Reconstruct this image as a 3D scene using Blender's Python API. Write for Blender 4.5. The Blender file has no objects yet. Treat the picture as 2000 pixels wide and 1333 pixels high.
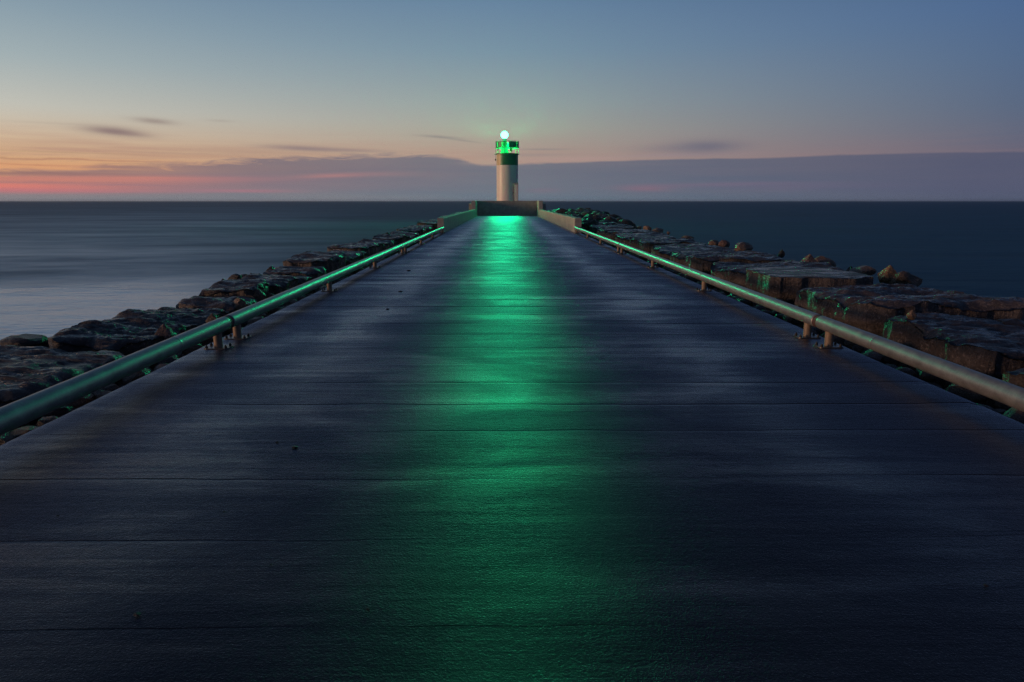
import bpy, math, random
import numpy as np
from mathutils import Vector, Matrix

random.seed(7)
rng = np.random.default_rng(7)
scene = bpy.context.scene
COL = scene.collection
R = math.radians

# ------------------------------------------------------------------ camera
EYE = 1.8
PITCH = math.atan(273.5 / 1333.33)
YAW = math.atan(13 / 1361.0)
cam_d = bpy.data.cameras.new("camera")
cam_d.lens = 24
cam_d.sensor_width = 36
cam_d.clip_start = 0.05
cam_d.clip_end = 60000
cam = bpy.data.objects.new("camera", cam_d)
cam.location = (0, 0, EYE)
cam.rotation_euler = (R(90) - PITCH, 0, -YAW)
COL.objects.link(cam)
scene.camera = cam
scene.view_settings.view_transform = 'Standard'
scene.view_settings.look = 'None'
scene.view_settings.exposure = 0
scene.view_settings.gamma = 1
scene.view_settings.use_curve_mapping = False
scene.cycles.use_denoising = True
scene.cycles.denoising_prefilter = 'NONE'
scene.cycles.denoising_input_passes = 'RGB_ALBEDO_NORMAL'
scene.cycles.sample_clamp_direct = 8
scene.cycles.sample_clamp_indirect = 4
scene.cycles.max_bounces = 6


def ray(u, v):
    """direction in the world of the line of sight through a point of the 2000 x 1333 photograph"""
    x = (u - 1000) / 1333.33
    y = -(v - 666.5) / 1333.33
    cp, sp = math.cos(PITCH), math.sin(PITCH)
    f = cp + y * sp
    z = -sp + y * cp
    c, s = math.cos(YAW), math.sin(YAW)
    return Vector((x * c + f * s, f * c - x * s, z))


def P(u, v, z=0.0):
    d = ray(u, v)
    t = (z - EYE) / d.z
    return Vector((d.x * t, d.y * t, z))


def azel(u, v):
    d = ray(u, v)
    return math.degrees(math.atan2(d.x, d.y)), math.degrees(math.atan2(d.z, math.hypot(d.x, d.y)))


def srgb(r, g, b):
    def f(c):
        c /= 255.0
        return c / 12.92 if c <= 0.04045 else ((c + 0.055) / 1.055) ** 2.4
    return (f(r), f(g), f(b), 1.0)


# ------------------------------------------------------------------ node helper
class NT:
    def __init__(s, tree):
        s.t = tree
        s.n = tree.nodes
        s.l = tree.links

    def put(s, sock, val):
        if val is None:
            return
        if isinstance(val, bpy.types.NodeSocket):
            s.l.new(val, sock)
        else:
            sock.default_value = val

    def node(s, kind, **kw):
        nd = s.n.new(kind)
        for k, v in kw.items():
            setattr(nd, k, v)
        return nd

    def m(s, op, a, b=None, c=None, clamp=False):
        nd = s.n.new('ShaderNodeMath')
        nd.operation = op
        nd.use_clamp = clamp
        s.put(nd.inputs[0], a)
        s.put(nd.inputs[1], b)
        s.put(nd.inputs[2], c)
        return nd.outputs[0]

    def mix(s, f, a, b, mode='MIX'):
        nd = s.n.new('ShaderNodeMix')
        nd.data_type = 'RGBA'
        nd.blend_type = mode
        s.put(nd.inputs[0], f)
        s.put(nd.inputs[6], a)
        s.put(nd.inputs[7], b)
        return nd.outputs[2]

    def ramp(s, f, stops, interp='LINEAR'):
        nd = s.n.new('ShaderNodeValToRGB')
        nd.color_ramp.interpolation = interp
        e = nd.color_ramp.elements
        while len(e) < len(stops):
            e.new(0.5)
        for el, (p, c) in zip(e, stops):
            el.position = p
            el.color = c if len(c) == 4 else (*c, 1)
        s.put(nd.inputs[0], f)
        return nd.outputs[0]

    def maprange(s, v, a, b, c, d, kind='LINEAR'):
        nd = s.n.new('ShaderNodeMapRange')
        nd.interpolation_type = kind
        for i, x in enumerate((v, a, b, c, d)):
            s.put(nd.inputs[i], x)
        return nd.outputs[0]

    def noise(s, vec, scale, detail=3, rough=0.5, dist=0.0):
        nd = s.n.new('ShaderNodeTexNoise')
        s.put(nd.inputs['Vector'], vec)
        s.put(nd.inputs['Scale'], scale)
        s.put(nd.inputs['Detail'], detail)
        s.put(nd.inputs['Roughness'], rough)
        s.put(nd.inputs['Distortion'], dist)
        return nd.outputs[0]

    def mapping(s, vec, scale=(1, 1, 1), loc=(0, 0, 0), rot=(0, 0, 0)):
        nd = s.n.new('ShaderNodeMapping')
        s.put(nd.inputs[0], vec)
        nd.inputs[1].default_value = loc
        nd.inputs[2].default_value = rot
        nd.inputs[3].default_value = scale
        return nd.outputs[0]

    def bump(s, h, strength=0.5, dist=0.01, normal=None):
        nd = s.n.new('ShaderNodeBump')
        nd.inputs['Strength'].default_value = strength
        nd.inputs['Distance'].default_value = dist
        s.put(nd.inputs['Height'], h)
        s.put(nd.inputs['Normal'], normal)
        return nd.outputs[0]


# ------------------------------------------------------------------ sky
world = bpy.data.worlds.new("World")
scene.world = world
world.use_nodes = True
w = NT(world.node_tree)
w.n.clear()
tc = w.node('ShaderNodeTexCoord').outputs['Generated']
sep = w.node('ShaderNodeSeparateXYZ')
w.l.new(tc, sep.inputs[0])
vx, vy, vz = sep.outputs
az = w.m('MULTIPLY', w.m('ARCTAN2', vx, vy), 57.29578)          # degrees to the right of the pier
el = w.m('MULTIPLY', w.m('ARCSINE', vz), 57.29578)               # degrees above the horizon
# distance in azimuth from the place where the sun went down (60 degrees left of the pier)
GLOW = -60.0
d0 = w.m('ABSOLUTE', w.m('SUBTRACT', az, GLOW))
delta = w.m('MINIMUM', d0, w.m('SUBTRACT', 360.0, d0))


def elramp(stops):
    return w.ramp(w.m('DIVIDE', el, 90.0, clamp=True), [(e / 90.0, srgb(*c)) for e, c in stops])


A = elramp([(0, (205, 150, 118)), (1.6, (214, 158, 118)), (2.6, (216, 168, 124)), (3.6, (212, 176, 140)), (4.8, (207, 188, 164)),
            (6.2, (196, 194, 183)), (9.3, (163, 177, 180)), (12.4, (137, 158, 171)), (16, (108, 135, 160)),
            (25, (66, 94, 130)), (45, (34, 54, 88)), (90, (20, 34, 62))])
B = elramp([(0, (178, 146, 134)), (2.5, (180, 148, 136)), (3.9, (174, 151, 139)), (5.7, (164, 158, 149)), (7.6, (149, 157, 158)),
            (11.4, (120, 144, 163)), (15, (100, 129, 159)), (19, (84, 113, 147)), (28, (52, 78, 116)), (45, (30, 48, 82)), (90, (20, 34, 62))])
Cc = elramp([(0, (106, 98, 114)), (3.2, (104, 99, 117)), (4.6, (96, 102, 123)), (6.2, (88, 103, 129)), (9.3, (80, 104, 138)),
             (12.4, (72, 101, 143)), (18, (60, 88, 130)), (28, (38, 60, 98)), (45, (24, 40, 72)), (90, (20, 34, 62))])
D = elramp([(0, (60, 66, 90)), (5, (58, 68, 98)), (12, (50, 66, 102)), (28, (32, 48, 82)), (90, (20, 34, 62))])
sky = w.mix(w.maprange(delta, 24, 60, 0, 1), A, B)
sky = w.mix(w.maprange(delta, 60, 96, 0, 1), sky, Cc)
sky = w.mix(w.maprange(delta, 96, 180, 0, 1), sky, D)

# stretched cloud texture in (azimuth, elevation)
cmb = w.node('ShaderNodeCombineXYZ')
w.l.new(az, cmb.inputs[0])
w.l.new(el, cmb.inputs[1])
skyv = cmb.outputs[0]
n1 = w.noise(w.mapping(skyv, (0.055, 0.95, 1), rot=(0, 0, R(0.4))), 1.0, 4, 0.55, 0.4)
n2 = w.noise(w.mapping(skyv, (0.16, 3.6, 1), loc=(3, 7, 0)), 1.0, 3, 0.5, 0.3)
n4 = w.noise(w.mapping(skyv, (0.30, 2.0, 1), loc=(13, 2, 0), rot=(0, 0, R(-3))), 1.0, 4, 0.6, 0.8)
n3 = w.noise(w.mapping(skyv, (0.02, 0.05, 1), loc=(9, 1, 0)), 1.0, 1, 0.5)
wav = w.m('ADD', w.m('MULTIPLY', w.m('SUBTRACT', n1, 0.5), 0.9), w.m('MULTIPLY', w.m('SUBTRACT', n2, 0.5), 0.3))
elw = w.m('ADD', el, w.m('MULTIPLY', wav, 0.55))
elw_s = w.m('ADD', el, w.m('MULTIPLY', wav, 0.16))

# thin darker streaks low in the warm part of the sky
low = w.m('MULTIPLY', w.maprange(el, 1.0, 2.0, 0, 1), w.maprange(el, 3.2, 5.4, 1, 0))
warm = w.maprange(delta, 30, 75, 1, 0)
st = w.maprange(w.m('ADD', w.m('MULTIPLY', n1, 0.6), w.m('MULTIPLY', n2, 0.4)), 0.44, 0.64, 0, 1)
sky = w.mix(w.m('MULTIPLY', w.m('MULTIPLY', st, low), w.m('MULTIPLY_ADD', warm, 0.42, 0.10)), sky, srgb(168, 124, 116))


elw_m = w.m('ADD', el, w.m('ADD', w.m('MULTIPLY', wav, 0.3), w.m('MULTIPLY', w.m('SUBTRACT', n4, 0.5), 0.35)))


def blob(u, v, su, sv, slant=0.0, e=None):
    """soft lens-shaped patch round one place of the sky; su, sv half sizes in degrees"""
    a0, e0 = azel(u, v)
    da = w.m('SUBTRACT', az, a0)
    de = w.m('SUBTRACT', e if e is not None else elw_s, e0)
    if slant:
        de = w.m('SUBTRACT', de, w.m('MULTIPLY', da, slant))
    q = w.m('ADD', w.m('POWER', w.m('ABSOLUTE', w.m('DIVIDE', da, su)), 2.0), w.m('POWER', w.m('ABSOLUTE', w.m('DIVIDE', de, sv)), 2.0))
    return w.m('POWER', 2.71828, w.m('MULTIPLY', q, -1.0))


# the long bank of cloud above the horizon: its upper edge as a curve over azimuth
bank_pts = [(-400, 335), (0, 339), (120, 334), (200, 325), (290, 322), (380, 319), (480, 313), (560, 307), (700, 306), (850, 305), (900, 311),
            (935, 323), (1040, 320), (1200, 315), (1330, 311), (1500, 309), (1640, 303), (1800, 299), (2000, 297), (2500, 296)]
stops = []
for u, v in bank_pts:
    a, e = azel(u, v)
    stops.append(((a + 60) / 120, (e / 10,) * 3))
top = w.m('MULTIPLY', w.ramp(w.m('DIVIDE', w.m('ADD', az, 60.0), 120.0, clamp=True), stops), 10.0)
soft = w.maprange(az, -30, 8, 0.26, 0.07)
elb = w.m('ADD', el, w.m('ADD', w.m('MULTIPLY', wav, w.maprange(az, -34, 4, 1.3, 0.08)), w.m('MULTIPLY', w.m('SUBTRACT', n4, 0.5), w.maprange(az, -34, 6, 2.4, 0.14))))
bank = w.m('SUBTRACT', 1.0, w.m('DIVIDE', w.m('ADD', w.m('SUBTRACT', elb, top), soft), w.m('MULTIPLY', soft, 2.0), clamp=True))
bank = w.m('MULTIPLY', bank, w.maprange(delta, 24, 60, 0.93, 1.0))
bk_l = w.ramp(w.m('DIVIDE', el, 5.0, clamp=True), [(0, srgb(118, 130, 142)), (0.1, srgb(114, 124, 136)), (0.2, srgb(134, 115, 128)), (0.5, srgb(132, 110, 118)), (1, srgb(136, 116, 118))])
bk_c = w.ramp(w.m('DIVIDE', el, 5.0, clamp=True), [(0, srgb(104, 122, 137)), (0.15, srgb(100, 114, 130)), (0.45, srgb(104, 110, 126)), (1, srgb(118, 113, 124))])
bk_r = w.ramp(w.m('DIVIDE', el, 5.0, clamp=True), [(0, srgb(80, 90, 114)), (0.15, srgb(82, 87, 112)), (1, srgb(82, 84, 108))])
bk = w.mix(w.maprange(az, -34, 0, 0, 1), bk_l, bk_c)
bk = w.mix(w.maprange(az, 0, 34, 0, 1), bk, bk_r)
bk = w.mix(w.maprange(delta, 100, 170, 0, 1), bk, srgb(56, 64, 90))
sky = w.mix(w.m('MULTIPLY', bank, w.maprange(n1, 0.3, 0.7, 1.0, 0.86)), sky, bk)

# rose streaks glowing through the bank
for u, v, su, sv, sl, k, c in [
        (-60, 362, 9, 0.34, 0, 1.0, (222, 126, 112)), (110, 350, 8.5, 0.26, -0.004, 0.85, (206, 130, 112)),
        (290, 349, 4.5, 0.20, 0, 0.75, (206, 130, 116)), (30, 371, 9, 0.16, 0, 0.6, (196, 114, 124)),
        (420, 352, 7, 0.24, 0.02, 0.4, (170, 122, 128)), (470, 372, 3.6, 0.12, 0, 0.55, (178, 118, 132)),
        (650, 344, 2.4, 0.16, 0.03, 0.62, (184, 128, 126)), (730, 341, 3.2, 0.2, 0.02, 0.35, (160, 124, 128)),
        (1260, 369, 2.0, 0.26, 0.0, 0.5, (146, 104, 120)), (1400, 362, 7.0, 0.16, 0.01, 0.42, (124, 104, 126)),
        (1560, 366, 6.0, 0.2, 0.0, 0.3, (112, 98, 124)), (1060, 372, 1.6, 0.2, 0.0, 0.3, (140, 110, 126))]:
    sky = w.mix(w.m('MULTIPLY', blob(u, v, su, sv, sl, elw), k), sky, srgb(*c))
# warm glow just above the bank on the left, and the bright slit left of the tower
for u, v, su, sv, sl, k, c in [(40, 326, 9, 0.36, 0, 0.6, (224, 158, 112)), (190, 318, 4, 0.22, 0, 0.4, (216, 164, 118)), (960, 318, 1.9, 0.16, 0.02, 0.75, (176, 152, 138)),
                               (1120, 311, 3.6, 0.16, 0.01, 0.5, (176, 146, 142)), (1330, 303, 4.2, 0.14, 0.01, 0.35, (150, 132, 142))]:
    sky = w.mix(w.m('MULTIPLY', blob(u, v, su, sv, sl), k), sky, srgb(*c))
# separate small dark clouds
for u, v, su, sv, sl, k, c in [
        (222, 257, 1.9, 0.30, -0.05, 0.85, (134, 112, 112)), (250, 262, 1.5, 0.18, -0.10, 0.4, (134, 112, 112)), (302, 237, 1.3, 0.2, -0.05, 0.7, (146, 128, 122)),
        (430, 236, 0.9, 0.1, 0, 0.25, (150, 134, 126)), (590, 290, 2.8, 0.2, -0.03, 0.7, (134, 118, 122)), (680, 294, 3.4, 0.16, -0.02, 0.5, (134, 118, 122)),
        (470, 298, 5.5, 0.3, 0, 0.28, (158, 128, 118)), (860, 268, 1.6, 0.10, -0.06, 0.55, (124, 118, 122)), (905, 275, 1.4, 0.07, -0.12, 0.4, (126, 120, 124)),
        (1380, 287, 2.6, 0.48, 0.0, 0.8, (104, 102, 120)), (1310, 291, 3.0, 0.34, 0.0, 0.34, (116, 110, 124)), (1060, 292, 2.2, 0.07, 0, 0.5, (128, 122, 128)),
        (1040, 303, 3.0, 0.14, 0, 0.35, (136, 124, 130)), (120, 242, 4.0, 0.08, 0, 0.3, (176, 160, 146))]:
    sky = w.mix(w.m('MULTIPLY', blob(u, v, su, sv, sl), k), sky, srgb(*c))
for u, v, su, sv, sl, k, c in [
        (30, 338, 5.5, 0.13, 0.004, 0.75, (142, 108, 106)), (150, 341, 3.0, 0.10, 0.01, 0.5, (150, 112, 110)), (20, 309, 6.0, 0.05, 0.0, 0.5, (176, 132, 104)),
        (80, 296, 7.0, 0.05, -0.006, 0.45, (182, 150, 118)), (170, 313, 5.0, 0.07, 0.006, 0.5, (178, 126, 104)), (60, 322, 4.5, 0.05, 0.0, 0.5, (188, 128, 98)),
        (250, 327, 2.2, 0.12, 0.04, 0.6, (140, 112, 114)), (330, 300, 5.0, 0.08, -0.01, 0.4, (166, 132, 120)), (420, 306, 4.0, 0.06, 0.0, 0.5, (186, 146, 122)),
        (110, 330, 3.6, 0.06, 0.0, 0.6, (222, 162, 112)), (240, 312, 4.2, 0.05, 0.012, 0.5, (216, 168, 126)), (520, 302, 3.2, 0.06, 0.0, 0.35, (186, 150, 130)),
        (210, 335, 2.6, 0.09, 0.03, 0.55, (140, 112, 116)), (90, 356, 5.0, 0.06, 0.0, 0.5, (160, 116, 118)), (260, 362, 4.0, 0.08, 0.0, 0.4, (140, 116, 128))]:
    sky = w.mix(w.m('MULTIPLY', blob(u, v, su, sv, sl, elw_m), k), sky, srgb(*c))
# a slow unevenness so that no part of the sky is a perfect gradient
sky = w.mix(w.maprange(n3, 0.3, 0.7, 0.0, 0.07), sky, srgb(120, 128, 140))
sky = w.mix(w.maprange(el, -0.6, -0.05, 1, 0), sky, srgb(30, 44, 62))
bg = w.node('ShaderNodeBackground')
w.l.new(sky, bg.inputs[0])
bg.inputs[1].default_value = 1.0
# the physical part of the dusk sky
nish = w.node('ShaderNodeTexSky', sky_type='NISHITA')
nish.sun_disc = False
nish.sun_elevation = R(-4)
nish.sun_rotation = R(GLOW)
bgn = w.node('ShaderNodeBackground')
w.l.new(nish.outputs[0], bgn.inputs[0])
bgn.inputs[1].default_value = 0.05
addn = w.node('ShaderNodeAddShader')
w.l.new(bg.outputs[0], addn.inputs[0])
w.l.new(bgn.outputs[0], addn.inputs[1])
wo = w.node('ShaderNodeOutputWorld')
w.l.new(addn.outputs[0], wo.inputs[0])

# low warm light from the lit shore behind and to the left of the camera
sun_d = bpy.data.lights.new("sun", 'SUN')
sun_d.energy = 1.6
sun_d.angle = R(12)
sun_d.color = (1.0, 0.56, 0.33)
sun = bpy.data.objects.new("sun", sun_d)
a = R(76)
frm = Vector((-math.sin(a), -math.cos(a), math.tan(R(5)))).normalized()
sun.rotation_euler = (-frm).to_track_quat('-Z', 'Y').to_euler()
sun.location = (-20, -10, 12)
COL.objects.link(sun)


# ------------------------------------------------------------------ materials
def new_mat(name):
    m = bpy.data.materials.new(name)
    m.use_nodes = True
    t = NT(m.node_tree)
    bs = m.node_tree.nodes['Principled BSDF']
    return m, t, bs


def simple(name, col, rough=0.6, metal=0.0, var=0.25, scale=6, bump=0.2, bdist=0.004, spec=0.5):
    m, t, bs = new_mat(name)
    obc = t.node('ShaderNodeTexCoord').outputs['Object']
    n = t.noise(obc, scale, 5, 0.6)
    n_f = t.noise(obc, scale * 9, 3, 0.6)
    f = t.m('ADD', t.m('MULTIPLY', n, 0.7), t.m('MULTIPLY', n_f, 0.3))
    c = t.ramp(f, [(0.3, tuple(x * (1 - var) for x in col)), (0.7, tuple(min(1, x * (1 + var)) for x in col))])
    t.put(bs.inputs['Base Color'], c)
    t.put(bs.inputs['Roughness'], t.maprange(n, 0.3, 0.7, max(0.05, rough - 0.1), min(1, rough + 0.1)))
    bs.inputs['Metallic'].default_value = metal
    bs.inputs['Specular IOR Level'].default_value = spec
    if bump:
        t.put(bs.inputs['Normal'], t.bump(n_f, bump, bdist))
    return m


def deck_material():
    m, t, bs = new_mat("wet brushed concrete")
    g = t.node('ShaderNodeNewGeometry').outputs['Position']
    # brushed lines across the pier, patches of water, grain
    warp = t.noise(t.mapping(g, (0.5, 0.5, 0.5)), 1.0, 3, 0.5)
    brush = t.noise(t.mapping(g, (1.6, 55, 1)), 1.0, 4, 0.62, 0.25)
    brush2 = t.noise(t.mapping(g, (0.55, 9, 1), loc=(4, 2, 0)), 1.0, 4, 0.6, 0.3)
    grain = t.noise(t.mapping(g, (1, 1.3, 1)), 190, 2, 0.65)
    lump = t.noise(t.mapping(g, (13, 20, 9)), 1.0, 4, 0.6)
    grit = t.noise(t.mapping(g, (1, 1.2, 1)), 85, 2, 0.6)
    wet = t.noise(t.mapping(g, (0.42, 0.5, 1), loc=(1.3, 8, 0)), 1.0, 5, 0.62, 0.8)
    # tyre lanes: two faint bands along the pier where the water stands a little longer
    sx = t.node('ShaderNodeSeparateXYZ')
    t.l.new(g, sx.inputs[0])
    X = sx.outputs[0]

    def lane(c, wd):
        q = t.m('DIVIDE', t.m('SUBTRACT', t.m('ADD', X, t.m('MULTIPLY', t.m('SUBTRACT', warp, 0.5), 1.2)), c), wd)
        return t.m('POWER', 2.718, t.m('MULTIPLY', t.m('MULTIPLY', q, q), -1.0))
    lanes = t.m('MAXIMUM', lane(-2.2, 0.5), lane(2.3, 0.45))
    wet2 = t.noise(t.mapping(g, (0.30, 2.2, 1), loc=(7, 3, 0)), 1.0, 5, 0.65, 0.6)
    wetm = t.m('ADD', t.maprange(wet, 0.46, 0.62, 0, 0.45), t.m('ADD', t.maprange(wet2, 0.47, 0.62, 0, 0.40), t.m('MULTIPLY', lanes, 0.50)), clamp=True)
    wetm = t.m('MULTIPLY', wetm, t.maprange(brush2, 0.34, 0.60, 0.45, 1.0))
    rough = t.maprange(wetm, 0, 1, 0.58, 0.55)
    rough = t.m('ADD', rough, t.m('MULTIPLY', t.m('SUBTRACT', brush2, 0.5), 0.14))
    col = t.ramp(t.m('ADD', t.m('MULTIPLY', brush2, 0.5), t.m('MULTIPLY', wet, 0.5)),
                 [(0.3, (0.010, 0.011, 0.015)), (0.55, (0.018, 0.019, 0.026)), (0.75, (0.028, 0.029, 0.038))])
    spots = t.noise(t.mapping(g, (1, 1, 1)), 34, 2, 0.4)
    col = t.mix(t.maprange(spots, 0.70, 0.74, 0, 0.7), col, (0.008, 0.008, 0.009, 1))
    h = t.m('ADD', t.m('MULTIPLY', brush, 0.0016), t.m('ADD', t.m('MULTIPLY', grain, 0.0014), t.m('MULTIPLY', grit, 0.0036)))
    h = t.m('ADD', h, t.m('MULTIPLY', lump, 0.0034))
    h = t.m('ADD', h, t.m('MULTIPLY', brush2, 0.003))
    bnode = t.bump(h, 1.0, 1.0)
    # damp rough concrete and the smoother film of water standing on it
    t.n.remove(bs)
    dif = t.node('ShaderNodeBsdfDiffuse')
    t.put(dif.inputs['Color'], col)
    t.put(dif.inputs['Normal'], bnode)
    tn = t.node('ShaderNodeCombineXYZ')
    tn.inputs[0].default_value = 1.0
    tang = tn.outputs[0]
    g1 = t.node('ShaderNodeBsdfAnisotropic', distribution='BECKMANN')
    g2 = t.node('ShaderNodeBsdfAnisotropic', distribution='BECKMANN')
    for gg, rg, cc in ((g1, rough, (0.60, 0.60, 0.65, 1)), (g2, t.maprange(wetm, 0, 1, 0.48, 0.32), (1, 1, 1, 1))):
        gg.inputs['Anisotropy'].default_value = 0.46      # brushed across the pier: steeper along it than across
        t.put(gg.inputs['Tangent'], tang)
        gg.inputs['Color'].default_value = cc
        t.put(gg.inputs['Roughness'], rg)
        t.put(gg.inputs['Normal'], bnode)
    mg = t.node('ShaderNodeMixShader')
    t.put(mg.inputs[0], t.maprange(wetm, 0.05, 0.8, 0.03, 1.0))
    t.l.new(g1.outputs[0], mg.inputs[1])
    t.l.new(g2.outputs[0], mg.inputs[2])
    fr = t.node('ShaderNodeFresnel')
    fr.inputs[0].default_value = 1.42
    t.put(fr.inputs['Normal'], bnode)
    mx = t.node('ShaderNodeMixShader')
    t.l.new(fr.outputs[0], mx.inputs[0])
    t.l.new(dif.outputs[0], mx.inputs[1])
    t.l.new(mg.outputs[0], mx.inputs[2])
    t.l.new(mx.outputs[0], m.node_tree.nodes['Material Output'].inputs['Surface'])
    return m


def rock_material(name, dark, light, wet=0.5, rust=None):
    m, t, bs = new_mat(name)
    tcn = t.node('ShaderNodeTexCoord').outputs['Object']
    oi = t.node('ShaderNodeObjectInfo')
    off = t.m('MULTIPLY', oi.outputs['Random'], 40.0)
    mp = t.node('ShaderNodeVectorMath', operation='ADD')
    t.l.new(tcn, mp.inputs[0])
    t.l.new(off, mp.inputs[1])
    v = mp.outputs[0]
    a1 = t.noise(v, 2.2, 6, 0.62, 0.3)
    a2 = t.noise(t.mapping(v, (3, 9, 9)), 2.2, 6, 0.7, 0.4)
    a3 = t.noise(v, 38, 4, 0.6)
    f = t.m('ADD', t.m('MULTIPLY', a1, 0.5), t.m('ADD', t.m('MULTIPLY', a2, 0.3), t.m('MULTIPLY', a3, 0.2)))
    c = t.ramp(f, [(0.36, dark), (0.50, tuple((x + y) / 2.6 for x, y in zip(dark, light))), (0.66, light)])
    if rust:
        c = t.mix(t.maprange(t.noise(v, 1.3, 4, 0.6), 0.52, 0.68, 0, 0.7), c, (*rust, 1))
    speck = t.noise(v, 24, 3, 0.7)
    c = t.mix(t.maprange(speck, 0.58, 0.66, 0, 0.45), c, tuple(min(0.6, x * 2.2 + 0.02) for x in light) + (1,))
    # each stone is a little lighter or darker than its neighbour
    hv = t.node('ShaderNodeHueSaturation')
    t.l.new(c, hv.inputs['Color'])
    t.put(hv.inputs['Value'], t.maprange(oi.outputs['Random'], 0, 1, 0.75, 1.3))
    t.put(bs.inputs['Base Color'], hv.outputs[0])
    p = t.noise(v, 3.1, 4, 0.6)
    gn = t.node('ShaderNodeNewGeometry').outputs['Normal']
    gs = t.node('ShaderNodeSeparateXYZ')
    t.l.new(gn, gs.inputs[0])
    pool = t.m('MULTIPLY', t.maprange(t.noise(t.mapping(v, (1, 2.2, 1)), 1.9, 4, 0.6), 0.50, 0.55, 0, 1), t.maprange(gs.outputs[2], 0.94, 0.98, 0, wet))
    t.put(bs.inputs['Roughness'], t.m('MULTIPLY', t.maprange(p, 0.42, 0.60, 0.66 - 0.2 * wet, 0.46 - 0.22 * wet), t.m('SUBTRACT', 1.0, t.m('MULTIPLY', pool, 0.75))))
    bs.inputs['Specular IOR Level'].default_value = 0.34
    a4 = t.noise(t.mapping(v, (14, 14, 3)), 1.0, 4, 0.65, 0.5)
    side = t.maprange(gs.outputs[2], 0.3, 0.7, 1, 0)
    h = t.m('ADD', t.m('MULTIPLY', a2, 0.045), t.m('ADD', t.m('MULTIPLY', a3, 0.007), t.m('MULTIPLY', a1, 0.04)))
    h = t.m('ADD', h, t.m('MULTIPLY', t.m('MULTIPLY', a4, side), 0.05))
    h = t.m('MULTIPLY', h, t.m('SUBTRACT', 1.0, t.m('MULTIPLY', pool, 0.9)))
    t.put(bs.inputs['Normal'], t.bump(h, 1.0, 1.0))
    return m


def sea_material():
    m, t, bs = new_mat("long exposure sea")
    g = t.node('ShaderNodeNewGeometry').outputs['Position']
    big = t.noise(t.mapping(g, (0.014, 0.035, 1), rot=(0, 0, R(7))), 1.0, 4, 0.55, 0.5)
    mid = t.noise(t.mapping(g, (0.06, 0.15, 1), rot=(0, 0, R(-6))), 1.0, 5, 0.6, 0.3)
    fine = t.noise(t.mapping(g, (0.45, 1.2, 1)), 1.0, 5, 0.62)
    sx = t.node('ShaderNodeSeparateXYZ')
    t.l.new(g, sx.inputs[0])
    X, Y = sx.outputs[0], sx.outputs[1]
    # milky surf on the left; its pale blue colour also paints in reflected sky
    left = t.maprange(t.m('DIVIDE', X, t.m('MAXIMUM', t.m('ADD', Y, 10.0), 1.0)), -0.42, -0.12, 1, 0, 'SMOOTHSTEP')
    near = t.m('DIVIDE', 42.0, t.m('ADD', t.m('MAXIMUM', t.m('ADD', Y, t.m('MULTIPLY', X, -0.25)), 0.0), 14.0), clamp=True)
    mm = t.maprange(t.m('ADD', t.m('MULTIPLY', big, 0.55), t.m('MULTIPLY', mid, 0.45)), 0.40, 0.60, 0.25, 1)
    foam_sheen = t.m('MULTIPLY', t.m('MULTIPLY', left, near), mm)
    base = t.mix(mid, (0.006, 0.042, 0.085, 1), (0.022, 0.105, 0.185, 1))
    col = t.mix(t.m('MULTIPLY', foam_sheen, 0.95), base, (0.40, 0.66, 0.90, 1))
    t.put(bs.inputs['Base Color'], col)
    t.put(bs.inputs['Roughness'], t.maprange(foam_sheen, 0.0, 0.8, 0.60, 0.26))
    bs.inputs['IOR'].default_value = 1.33
    t.put(bs.inputs['Specular IOR Level'], t.maprange(foam_sheen, 0, 1, 0.35, 1.4))
    h = t.m('ADD', t.m('MULTIPLY', mid, 0.30), t.m('ADD', t.m('MULTIPLY', fine, 0.14), t.m('MULTIPLY', big, 0.9)))
    h = t.m('MULTIPLY', h, t.maprange(foam_sheen, 0, 1, 1.0, 0.5))
    t.put(bs.inputs['Normal'], t.bump(h, 0.9, 1.0))
    return m


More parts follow.
